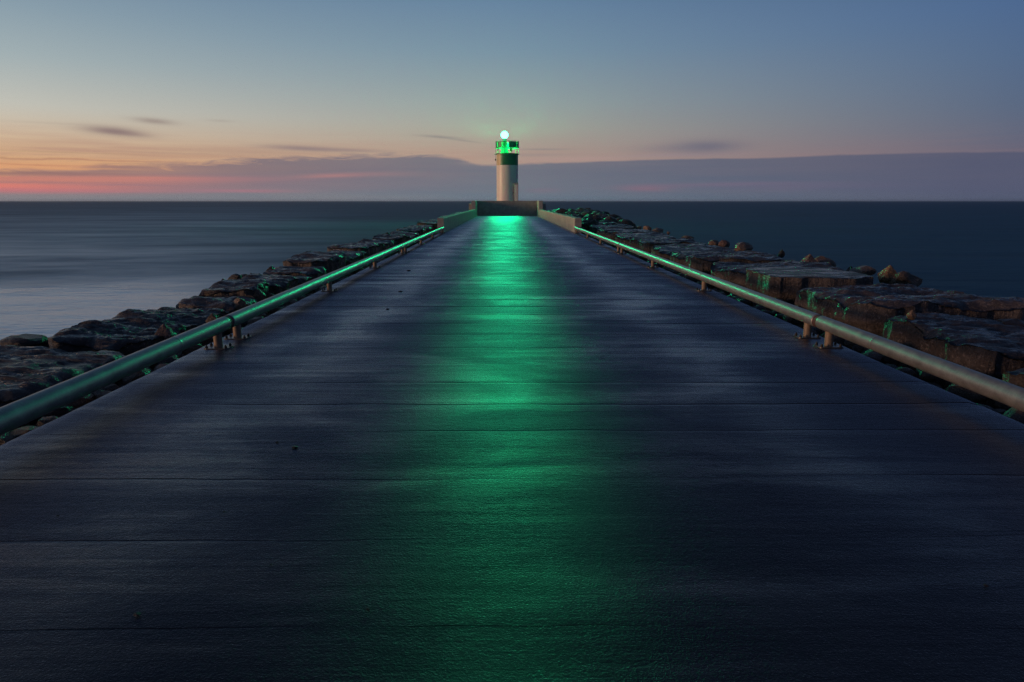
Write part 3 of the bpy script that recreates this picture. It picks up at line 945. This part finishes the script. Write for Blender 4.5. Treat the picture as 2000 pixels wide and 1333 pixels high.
# boulders that show against the water or in the gaps; (u, v of foot, z of foot, px wide, px high, material, peak, label)
B1 = [
    (35, 690, -0.45, 75, 26, 'rock_black', 0, 'long low dark boulder against the water at the far left frame edge'),
    (104, 684, -0.45, 52, 20, 'rock_black', 0, 'low dark boulder between two slabs at the lower left shore'),
    (428, 570, -0.35, 36, 18, 'rock_black', 0, 'rounded dark boulder at the near end of the boulder cluster left of the rail'),
    (434, 560, -0.35, 22, 14, 'rock_black', 1, 'small pointed dark boulder left of the tallest black boulder'),
    (459, 560, -0.35, 34, 24, 'rock_black', 0, 'tallest black boulder against the water on the left shore'),
    (474, 557, -0.35, 30, 20, 'rock_black', 0, 'rounded black boulder touching the tallest black boulder on its right'),
    (489, 549, -0.3, 18, 15, 'rock_black', 1, 'pointed black boulder, left one of a small pair on the left shore'),
    (505, 547, -0.3, 16, 12, 'rock_black', 1, 'pointed black boulder, right one of a small pair on the left shore'),
    (528, 543, -0.3, 30, 22, 'rock_black', 1, 'pyramid shaped black boulder against the water beside a square slab'),
    (542, 540, -0.25, 18, 14, 'rock_black', 0, 'brownish boulder leaning on the square slab on the left'),
    (606, 512, -0.2, 22, 15, 'rock_black', 1, 'single dark peaked boulder against the water halfway up the left shore'),
    (636, 502, -0.2, 16, 8, 'rock_black', 0, 'low dark boulder in front of the slab with white letters'),
    (700, 486, -0.1, 12, 14, 'rock_tan', 1, 'pale upright stone past the slab with white letters'),
    (757, 463, -0.1, 14, 9, 'rock_black', 0, 'dark boulder far along the left shore before the wall'),
    (816, 446, -0.1, 10, 7, 'rock_tan', 0, 'small pale stone near the left concrete wall'),
    (500, 588, -0.10, 34, 22, 'rock_tan', 0, 'round tan stone lying on the gap beside the left rail'),
    (528, 588, -0.2, 30, 14, 'rock_tan', 0, 'dull brown stone just right of the round tan stone beside the left rail'),
    (318, 664, -0.10, 36, 28, 'rock_pink', 1, 'sharp pinkish stone sticking up behind the left rail'),
    (345, 656, -0.15, 30, 16, 'rock_black', 0, 'dark stone behind the sharp pinkish stone by the left rail'),
    (412, 634, -0.05, 24, 20, 'rock_tan', 1, 'pointed tan stone right behind the joint of the left rail'),
    (465, 606, -0.10, 34, 22, 'rock_tan', 0, 'brown rounded stone behind the left rail past its joint'),
    (262, 690, -0.25, 36, 20, 'rock_tan', 0, 'brown stone behind the left rail near the dark slab face'),
    (225, 702, -0.3, 40, 18, 'rock_black', 0, 'dark stone partly hidden behind the left rail, lower left'),
    (706, 505, -0.1, 12, 12, 'rock_tan', 1, 'tan upright stone beside the left rail in the middle distance'),
    (680, 518, -0.1, 16, 9, 'rock_tan', 0, 'reddish stone beside the left rail in the middle distance'),
    (753, 487, -0.05, 8, 8, 'rock_pink', 1, 'pale pointed stone close to the left rail, left of its twin'),
    (766, 482, -0.05, 8, 8, 'rock_pink', 1, 'pale pointed stone close to the left rail, right of its twin'),
    # right side
    (1583, 525, 0.1, 36, 30, 'rock_pink', 1, 'pink pyramid shaped stone standing at the back of the shiny slab'),
    (1614, 526, 0.05, 46, 26, 'rock_tan', 0, 'brown boulder to the right of the pink pyramid stone'),
    (1662, 534, 0.0, 14, 14, 'rock_black', 1, 'small dark stone with a green glint at the back of the largest slab'),
    (1690, 538, 0.0, 48, 18, 'rock_tan', 0, 'reddish low boulder behind the largest slab on the right'),
    (1740, 548, 0.15, 36, 30, 'rock_gold', 1, 'bright ochre pointed stone at the back of the largest slab'),
    (1778, 562, 0.05, 52, 32, 'rock_tan', 0, 'dark reddish boulder beside the ochre pointed stone'),
    (1455, 490, 0.15, 38, 18, 'rock_tan', 0, 'rounded brown boulder against the water on the right shore'),
    (1396, 482, 0.1, 24, 14, 'rock_tan', 0, 'pale brown stone, left one of two beside the rounded brown boulder'),
    (1416, 484, 0.1, 24, 16, 'rock_pink', 0, 'reddish stone, right one of two beside the rounded brown boulder'),
    (1527, 502, 0.1, 14, 16, 'rock_black', 1, 'thin dark upright stone against the water on the right shore'),
    (1249, 449, 0.1, 12, 8, 'rock_gold', 0, 'small pale orange stone on the far right shore'),
    (1265, 452, 0.1, 18, 12, 'rock_tan', 0, 'reddish brown boulder right of the small pale orange stone'),
    (1285, 456, 0.0, 26, 12, 'rock_tan', 0, 'wide brown boulder on the skyline of the far right shore'),
    (1306, 458, 0.1, 7, 6, 'rock_pink', 0, 'tiny pale stone with a green glint on the right shore'),
    (1345, 468, 0.0, 26, 8, 'rock_tan', 0, 'low brown boulder between slabs on the right shore'),
    (1783, 622, 0.28, 16, 14, 'rock_tan', 1, 'small pale wedge of stone between the two nearest right slabs'),
    (1752, 712, -0.28, 34, 22, 'rock_gold', 0, 'bright tan stone under the right rail, nearest the camera'),
    (1783, 724, -0.35, 46, 22, 'rock_tan', 0, 'flat brown stone under the right rail beside the bright tan stone'),
    (1850, 752, -0.35, 60, 30, 'rock_tan', 0, 'brown rough stone under the right rail, close to the frame edge'),
    (1895, 775, -0.35, 50, 30, 'rock_tan', 0, 'mottled stone under the right rail, second from the frame edge'),
    (1975, 805, -0.35, 60, 34, 'rock_tan', 0, 'mottled stone under the right rail at the right frame edge'),
]
for i, (u, v, z, wpx, hpx, mt, pk, lab) in enumerate(B1):
    p = P(u, v, z)
    dist = math.hypot(p.x, p.y)
    sw = wpx * dist / 1333.0 * 0.9
    sh = hpx * dist / 1333.0 * 0.92 + 0.02
    dp = sw * 0.95
    o = boulder('boulder', (p.x, p.y + dp * 0.3, z + sh * (0.40 if p.x < 0 else 0.30)), (sw, dp, sh * 1.15), 40 + i, M[mt], 3 if dist < 22 else 2, rz=0.0, smooth=False, peak=pk, round_=0.06 if not pk else 0.0)
    tag(o, lab, 'boulder', 'loose boulders between and beyond the slabs')

# stones wedged in the gap under the rails: individuals near the camera
gap = {-1: (XL - 0.02, -4.85), 1: (XR + 0.02, 5.35)}
zone = [(2.5, 8.4, 'before its first joint'), (8.4, 13.8, 'past its first joint'), (13.8, 24.0, 'farther along')]
mats3 = ['rock_tan', 'rock_black', 'rock_tan', 'rock_pink', 'rock', 'rock_tan']
gi = 0
protos = []
for q in range(14):
    Q, F = boulder_arrays((1, 1, 1), 900 + q, 2, 0.35)
    me_o = mesh_np('gap_stone', Q, F, M[mats3[q % 6]], None, False)
    protos.append(me_o.data)
    bpy.data.objects.remove(me_o)
for side in (-1, 1):
    xa, xb = gap[side]
    for ya, yb, ztxt in zone:
        y = ya
        while y < yb:
            for rep in range(3 if side > 0 else 2):
                s = random.uniform(0.16, 0.36)
                x = xa + side * (0.12 + random.random() * (abs(xb - xa) - 0.25))
                yy = y + random.uniform(-0.12, 0.12)
                me = protos[gi % 14]
                o = bpy.data.objects.new('gap_stone', me)
                COL.objects.link(o)
                o.location = (x, yy, (-0.13 if side > 0 else -0.26) - 0.10 * random.random() - 0.10 * (abs(x - xa) < 0.25))
                o.scale = (s * random.uniform(0.8, 1.4), s * random.uniform(0.8, 1.4), s * random.uniform(0.6, 1.0))
                o.rotation_euler = (random.uniform(-0.4, 0.4), random.uniform(-0.4, 0.4), random.uniform(0, 6.28))
                shade = {'rock_tan': 'tan', 'rock_black': 'blackish', 'rock_pink': 'pinkish', 'rock': 'dark grey'}[mats3[gi % 14 % 6]]
                where = 'against the deck edge' if abs(x - xa) < 0.45 else 'against the slabs'
                gl = 'small %s stone %s under the %s rail %s' % (shade, where, side_txt[side], ztxt)
                tag(o, gl, 'stone', gl.replace('small', 'all small', 1).replace(' stone ', ' stones ', 1))
                gi += 1
            y += 0.26 if yb < 15 else 0.5


def rubble(name, count, fn, mat, seed, sub=1, lo=0.2, hi=0.5):
    r_ = np.random.default_rng(seed)
    Vs, Fs, o = [], [], 0
    base = [boulder_arrays((1, 1, 1), seed + k, sub, 0.3) for k in range(9)]
    for i in range(count):
        Q, F = base[i % 9]
        x, y, z = fn(r_)
        s = r_.uniform(lo, hi) * np.array([r_.uniform(0.8, 1.4), r_.uniform(0.8, 1.4), r_.uniform(0.6, 0.95)])
        t = r_.uniform(0, 6.28)
        c, sn = math.cos(t), math.sin(t)
        Rm = np.array([[c, -sn, 0], [sn, c, 0], [0, 0, 1]])
        Vs.append((Q * s) @ Rm.T + np.array([x, y, z]))
        Fs.append(F + o)
        o += len(Q)
    return mesh_np(name, np.concatenate(Vs), np.concatenate(Fs), mat, None, False)


# smaller filling rubble in the gaps, and the outer slopes
for side in (-1, 1):
    xa, xb = gap[side]
    o = rubble('gap_rubble', 1500, lambda r: (xa + (xb - xa) * r.uniform(0.06, 1.15), -1 + 88 * r.random() ** 1.4, r.uniform(-0.75, -0.42) + (0.16 if side > 0 else 0)), M['rock_tan'], 60 + side, 2 if side > 0 else 1, 0.12, 0.34)
    tag(o, 'broken brown rubble filling the gap under the %s rail' % side_txt[side], 'rubble', kind='stuff')
    if side > 0:
        fn = lambda r: ((lambda t, yy: (6.9 + 3.4 * t + 0.0, yy, -0.12 - 1.4 * t ** 1.1 + 0.004 * yy + r.uniform(-0.15, 0.1)))(r.random(), -2 + 92 * r.random() ** 1.2))
        cnt = 900
    else:
        fn = lambda r: ((lambda t, yy: (-5.7 - 2.4 * t, yy, -0.35 - 1.1 * t + 0.004 * yy + r.uniform(-0.12, 0.06)))(r.random(), -2 + 92 * r.random() ** 1.2))
        cnt = 800
    o = rubble('shore_rubble', cnt, fn, M['rock_black'], 80 + side, 2, 0.3, 0.75)
    tag(o, 'dark broken stones sloping down to the water on the %s side' % side_txt[side], 'rubble', kind='stuff')
# heap of stones behind the right wall
o = rubble('rubble_heap', 420, lambda r: ((lambda yy: (r.uniform(4.9, 8.6), yy, r.uniform(-0.2, 0.25) + 0.6 * math.exp(-((yy - 66) / 13) ** 2)))(r.uniform(44, 84))), M['rock_black'], 99, 2, 0.4, 1.0)
tag(o, 'dark heap of rubble behind the right concrete wall', 'rubble', kind='stuff')


# ------------------------------------------------------------------ rails
def make_rail_post(parent, x, y, zc, r, side):
    p = MB().tube((0, 0, 0.012), (0, 0, zc - r * 0.55), 0.052, seg=20, caps=True).build('post', M['post'], parent, smooth=False)
    sharp_smooth(p)
    p.location = (x, y, 0)
    bp = MB()
    hx, hy = 0.155, 0.105
    pts = []
    for cx, cy, s0 in ((hx - .045, -hy + .045, -90), (hx - .045, hy - .045, 0), (-hx + .045, hy - .045, 90), (-hx + .045, -hy + .045, 180)):
        for k in range(4):
            t = R(s0 + 30 * k)
            pts.append((cx + .045 * math.cos(t), cy + .045 * math.sin(t)))
    bp.prism(pts, 0.003, 0.020)
    bp.build('base_plate', M['plate'], p)
    for sx in (-1, 1):
        for sy in (-1, 1):
            b = MB().tube((0.118 * sx, 0.070 * sy, 0.021), (0.118 * sx, 0.070 * sy, 0.040), 0.017, seg=6)
            b.tube((0.118 * sx, 0.070 * sy, 0.040), (0.118 * sx, 0.070 * sy, 0.055), 0.009, seg=6)
            b.build('bolt', M['bolt'], p)
    return p


rail_txt = ['nearest the camera', 'in the middle', 'farthest, ending at the concrete wall']
for side, px, zc, r in ((-1, -3.58, 0.272, 0.090), (1, 4.06, 0.272, 0.086)):
    segs = [(-6.0, 8.60, [-1.8, 3.3, 8.36]), (8.70, 24.15, [8.98, 13.85, 18.8, 23.9]), (24.25, 39.95, [24.65, 29.3, 34.0, 39.3])]
    for i, (ya, yb, posts) in enumerate(segs):
        rail = empty('pipe_rail', (px, ya, 0))
        tag(rail, 'steel pipe rail on short posts, %s side, section %s' % (side_txt[side], rail_txt[i]), 'pipe rail', 'low pipe rails along both pier edges')
        tb = MB()
        L = yb - ya
        nseg = int(L / 0.4)
        # a pipe with closed ends and a few weld beads
        prof = [(0.0, 0.0), (r * 0.86, 0.0), (r, 0.012), (r, 0.03)]
        welds = [w_ for w_ in (3.05, 6.1, 9.15, 12.2) if w_ < L - 1] if i else [L - 1.35, L - 7.4]
        ys = sorted([y_ for y_ in (0.012 + (L - 0.024) * k / nseg for k in range(1, nseg)) if all(abs(y_ - w_) > 0.05 for w_ in welds)] + welds)
        for yy in ys:
            if yy in welds:
                prof += [(r, yy - 0.03), (r, yy - 0.008), (r + 0.0012, yy - 0.004), (r + 0.0012, yy + 0.004), (r, yy + 0.008), (r, yy + 0.03)]
            else:
                prof.append((r, yy))
        prof += [(r, L - 0.03), (r, L - 0.012), (r * 0.86, L), (0.0, L)]
        seg = 40
        vs, fs = [], []
        for (rr, yy) in prof:
            for k in range(seg):
                t = 2 * math.pi * k / seg
                vs.append((rr * math.cos(t), yy, zc + rr * math.sin(t)))
        for k in range(len(prof) - 1):
            for j in range(seg):
                jj = (j + 1) % seg
                fs.append((k * seg + j, (k + 1) * seg + j, (k + 1) * seg + jj, k * seg + jj))
        tb.add(vs, fs)
        pipe = tb.build('pipe', M['pipe'], rail)
        sharp_smooth(pipe, 50)
        if i < 2:
            sl = MB().tube((0, L - 0.03, zc), (0, L + 0.13, zc), r * 0.93, seg=32).build('sleeve', M['rust'], rail)
            sharp_smooth(sl)
        for yp in posts:
            make_rail_post(rail, 0, yp - ya, zc, r, side)


# ------------------------------------------------------------------ concrete walls at the end of the pier
def wall(name, label, quads, mat, parts=None):
    pass


def low_wall(side, xi, xo, xi2, xo2):
    """xi/xo inner and outer x at the near end, xi2/xo2 at the far end"""
    wl = empty('parapet_wall', ((xi + xo) / 2, 40.0, 0))
    ox, oy = (xi + xo) / 2, 40.0
    nseg = 3
    for k in range(nseg):
        t0, t1 = k / nseg, (k + 1) / nseg
        ya, yb = 40.0 + 40.5 * t0 + 0.015 * (k > 0), 40.0 + 40.5 * t1 - 0.015 * (k < nseg - 1)
        f = lambda a, b, yy: a + (b - a) * (yy - 40.0) / 40.5
        n = 14
        V, F = [], []
        rows = []
        for q in range(n + 1):
            yy = ya + (yb - ya) * q / n
            i_, o_ = f(xi, xi2, yy), f(xo, xo2, yy)
            h = 0.83 + 0.012 * math.sin(yy * 1.3) + 0.008 * math.sin(yy * 3.1)
            ch = 0.03 * (1 if o_ > i_ else -1)
            rows.append([(i_ - ox, yy - oy, -0.02), (i_ - ox, yy - oy, h - 0.03), (i_ + ch - ox, yy - oy, h), (o_ - ch - ox, yy - oy, h + 0.004), (o_ - ox, yy - oy, h - 0.03), (o_ - ox, yy - oy, -0.4)])
        for rr in rows:
            V += rr
        for q in range(n):
            for j in range(5):
                F.append((q * 6 + j, q * 6 + j + 1, (q + 1) * 6 + j + 1, (q + 1) * 6 + j))
        F.append(tuple(range(5, -1, -1)))
        F.append(tuple(n * 6 + j for j in range(6)))
        MB().add(V, F).build('wall_section', M['concrete'], wl)
    return wl


tag(low_wall(-1, -3.56, -3.93, -3.46, -3.84), 'low concrete parapet wall on the left edge of the pier, its inner face in shade', 'wall', 'concrete walls at the end of the pier')
tag(low_wall(1, 4.02, 4.40, 3.90, 4.28), 'low concrete parapet wall on the right edge of the pier, its pale inner face catching light', 'wall', 'concrete walls at the end of the pier')

end_wall = empty('end_wall', (0.2, 86.0, 0))
tag(end_wall, 'high concrete wall across the end of the pier in front of the lighthouse', 'wall', 'concrete walls at the end of the pier')
MB().box((0, 0.25, 0.87), (7.36, 0.4, 1.90)).build('centre_panel', M['concrete'], end_wall, bevel=0.02)
for sx, xi in ((-1, -3.46 - 0.2), (1, 3.90 - 0.2)):
    xo = xi + sx * 0.46
    x0, x1 = sorted((xi, xo))
    # wing returning towards the camera with a raked end
    y0b, y0t, y1 = -5.5, -5.1, 0.46
    z0, z1 = -0.08, 1.825
    vs = [(x0, y0b, z0), (x1, y0b, z0), (x1, y1, z0), (x0, y1, z0), (x0, y0t, z1), (x1, y0t, z1), (x1, y1, z1), (x0, y1, z1)]
    MB().add(vs, [(0, 3, 2, 1), (4, 5, 6, 7), (0, 1, 5, 4), (1, 2, 6, 5), (2, 3, 7, 6), (3, 0, 4, 7)]).build('wing_wall', M['concrete'], end_wall, bevel=0.02)

# platform behind the wall on which the tower stands
pf = MB()
pf.box((0.25, 95.2, -0.4), (9.6, 17.2, 3.8))
platform = pf.build('pier_head', M['concrete'])
tag(platform, kind='structure')
BASE = 1.5

# ------------------------------------------------------------------ lighthouse
TX, TY, TR = 0.27, 94.0, 1.44
lh = empty('lighthouse', (TX, TY, BASE))
tag(lh, 'round white lighthouse with green top band and gallery at the pier end', 'lighthouse')


def zz(a):
    return a - BASE


def tower_part(name, prof, mat, seg=96, a0=0.0, a1=2 * math.pi, smooth=True):
    o = MB().lathe(prof, seg, (0, 0, 0), a0, a1).build(name, mat, lh)
    sharp_smooth(o, 40)
    return o


tower_part('shaft', [(TR + 0.06, 0.0), (TR + 0.06, 0.12), (TR, 0.14), (TR, zz(6.44)), (TR - .02, zz(6.44))], M['white'])
g0 = R(-90) - R(61)
g1 = R(-90) + R(299)
# green band, with the bare cream strip down its left side
cx0 = R(-90) - R(90)
cx1 = R(-90) - R(40)
tower_part('green_band', [(TR + 0.004, zz(6.44)), (TR + 0.004, zz(7.86))], M['green'], 80, cx1, cx0 + 2 * math.pi)
tower_part('cream_strip', [(TR + 0.002, zz(6.44)), (TR + 0.002, zz(7.86))], M['cream'], 20, cx0, cx1)
tower_part('gallery_deck', [(0, zz(7.83)), (TR + .02, zz(7.83)), (TR + 0.14, zz(7.86)), (TR + 0.14, zz(7.95)), (0, zz(7.96))], M['greensteel'])
# railing of the gallery
RR = TR + 0.08
rl = empty('railing')
rl.parent = lh
tr = MB().ring(RR + 0.02, 0.035, zz(9.50), 64).build('top_rail', M['greensteel'], rl)
mr = MB().ring(RR, 0.028, zz(8.66), 64).build('middle_rail', M['greensteel'], rl)
for k in range(10):
    t = R(-90) + R(36 * k + 22)
    MB().tube((RR * math.cos(t), RR * math.sin(t), zz(7.95)), (RR * math.cos(t), RR * math.sin(t), zz(9.5)), 0.028, seg=8).build('baluster', M['greensteel'], rl)
# screens hung between the rails round the back and the right
for k, (c0, c1) in enumerate(((8, 50), (56, 100), (106, 150), (156, 200), (206, 250), (256, 300), (306, 332))):
    s_ = MB().lathe([(RR + 0.01, zz(8.70)), (RR + 0.01, zz(9.44)), (RR + 0.035, zz(9.44)), (RR + 0.035, zz(8.70)), (RR + 0.01, zz(8.70))], 14, (0, 0, 0), R(-90 + c0), R(-90 + c1))
    s_.build('screen_panel', M['greensteel'], rl)
# pedestal of the lamp: a tapering skirt, a cylinder and the lantern
LX = -0.36
ped = MB()
ped.lathe([(0.0, zz(7.96)), (0.62, zz(7.96)), (0.34, zz(8.80)), (0.30, zz(8.84)), (0.30, zz(9.45)), (0.36, zz(9.47)), (0.36, zz(9.53)), (0.0, zz(9.53))], 8, (LX, 0, 0))
ped.build('pedestal', M['greensteel'], lh)
cab = MB().box((0.50, -0.75, zz(9.02)), (0.40, 0.35, 0.86)).build('equipment_box', M['white'], lh, bevel=0.02)
cab2 = MB().box((0.50, -0.70, zz(8.40)), (0.32, 0.3, 0.34)).build('box_bracket', M['greensteel'], lh)
panel = MB().add([(0.78, -0.62, zz(8.68)), (1.35, -0.62, zz(8.68)), (1.35, -0.50, zz(9.42)), (0.86, -0.50, zz(9.42)),
                  (0.78, -0.58, zz(8.68)), (1.35, -0.58, zz(8.68)), (1.35, -0.46, zz(9.42)), (0.86, -0.46, zz(9.42))],
                 [(0, 1, 2, 3), (7, 6, 5, 4), (0, 4, 5, 1), (1, 5, 6, 2), (2, 6, 7, 3), (3, 7, 4, 0)]).build('solar_panel', M['greensteel'], lh)
# lantern
LZ = 10.36
lan = empty('lantern', (LX, 0, zz(LZ)))
lan.parent = lh
MB().lathe([(0, -0.83), (0.24, -0.83), (0.24, -0.50), (0.28, -0.51), (0.28, -0.49), (0, -0.49)], 24).build('lantern_base', M['greensteel'], lan)
MB().lathe([(0, 0.475), (0.10, 0.475), (0.10, 0.50), (0.04, 0.54), (0.02, 0.62), (0, 0.63)], 24).build('lantern_cap', M['greensteel'], lan)
lens = MB().lathe([(0.47 * math.sin(q * math.pi / 12), -0.47 * math.cos(q * math.pi / 12)) for q in range(13)], 32)
lens_o = lens.build('lens', emis('burning green lamp glass', (0.05, 1.0, 0.45), 150.0), lan, smooth=True)
lp = bpy.data.lights.new('beacon_light', 'POINT')
lp.energy = 1400000
lp.color = (0.0, 1.0, 0.36)
lp.shadow_soft_size = 0.51
# the lens of a beacon throws most of its light level out to sea, little of it steeply down
lp.use_nodes = True
lt = NT(lp.node_tree)
lt.n.clear()
ltc = lt.node('ShaderNodeNewGeometry').outputs['Incoming']
lsx = lt.node('ShaderNodeSeparateXYZ')
lt.l.new(ltc, lsx.inputs[0])
lq = lt.m('DIVIDE', lsx.outputs[2], 0.092)
lbeam = lt.m('MULTIPLY_ADD', lt.m('POWER', 2.71828, lt.m('MULTIPLY', lt.m('MULTIPLY', lq, lq), -1.0)), 0.96, 0.045)
lem = lt.node('ShaderNodeEmission')
lem.inputs[0].default_value = (1, 1, 1, 1)
lt.put(lem.inputs[1], lbeam)
lout = lt.node('ShaderNodeOutputLight')
lt.l.new(lem.outputs[0], lout.inputs[0])
lpo = bpy.data.objects.new('beacon_light', lp)
lpo.location = (TX + LX, TY - 0.0, LZ)
COL.objects.link(lpo)
lens_o.visible_shadow = True

# pieces on the outside of the shaft
door = MB().box((1.17, -1.17, zz(2.83)), (0.56, 0.5, 2.66)).build('entrance_porch', M['grey'], lh, bevel=0.02)
MB().box((1.17, -1.424, zz(2.75)), (0.44, 0.03, 2.35)).build('door', M['white'], door)
MB().tube((0.98, -1.13, zz(1.5)), (0.98, -1.13, zz(4.1)), 0.035, seg=10).build('conduit', M['grey'], lh)
wl_ = MB().box((0.84, -1.26, zz(2.93)), (0.22, 0.18, 0.14)).build('wall_lamp', M['grey'], lh)
MB().tube((0.84, -1.34, zz(2.80)), (0.84, -1.34, zz(2.87)), 0.05, seg=10).build('lamp_glass', M['black'], wl_)
arm = MB().tube((-1.30, -0.4, zz(7.84)), (-1.72, -0.5, zz(7.84)), 0.03, seg=8)
arm.build('bracket_arm', M['black'], lh)
MB().tube((-1.56, -0.46, zz(7.30)), (-1.56, -0.46, zz(7.83)), 0.012, seg=6).build('hanging_cable', M['black'], lh)
MB().lathe([(0, -0.14), (0.06, -0.12), (0.085, 0), (0.06, 0.12), (0, 0.15)], 12, (-1.56, -0.46, zz(7.16))).build('hanging_sensor', M['black'], lh, smooth=True)

# ------------------------------------------------------------------ small things lying on the deck
for i, (u, v, wpx, lab) in enumerate([
        (576, 876, 11, 'larger dark flake of a pair on the deck left of the green streak'),
        (541, 865, 7, 'smaller dark flake of a pair on the deck left of the green streak'),
        (719, 1192, 9, 'dark pebble near the bottom of the deck, just left of the green streak'),
        (268, 1203, 11, 'dark pebble low on the left part of the deck'),
        (782, 571, 9, 'dark pebble far up the left part of the deck'),
        (757, 605, 7, 'small dark pebble in front of the far left pebble on the deck'),
        (798, 530, 8, 'dark pebble just before the wide joint across the deck'),
        (438, 1001, 5, 'tiny dark pebble in the middle of the left deck'),
        (342, 1076, 5, 'tiny dark pebble low on the left deck, above the seam'),
        (530, 1104, 5, 'tiny dark pebble between the two lowest seams, left'),
        (1210, 896, 5, 'tiny dark pebble right beside the green streak'),
        (1353, 957, 5, 'tiny dark pebble on the right part of the deck'),
        (1926, 1146, 7, 'small pale brown pebble low at the right frame edge of the deck'),
        (113, 1009, 5, 'tiny dark pebble near the left frame edge of the deck')]):
    p = P(u, v, 0)
    d = (p - Vector((0, 0, EYE))).length
    s = wpx * d / 1333
    o = boulder('pebble', (p.x, p.y, 0.003 + s * 0.10), (s, s * 0.8, s * 0.35), 700 + i, M['rock_black'], 2, rz=i, round_=0.5)
    tag(o, lab, 'pebble', 'small dark bits lying on the deck')
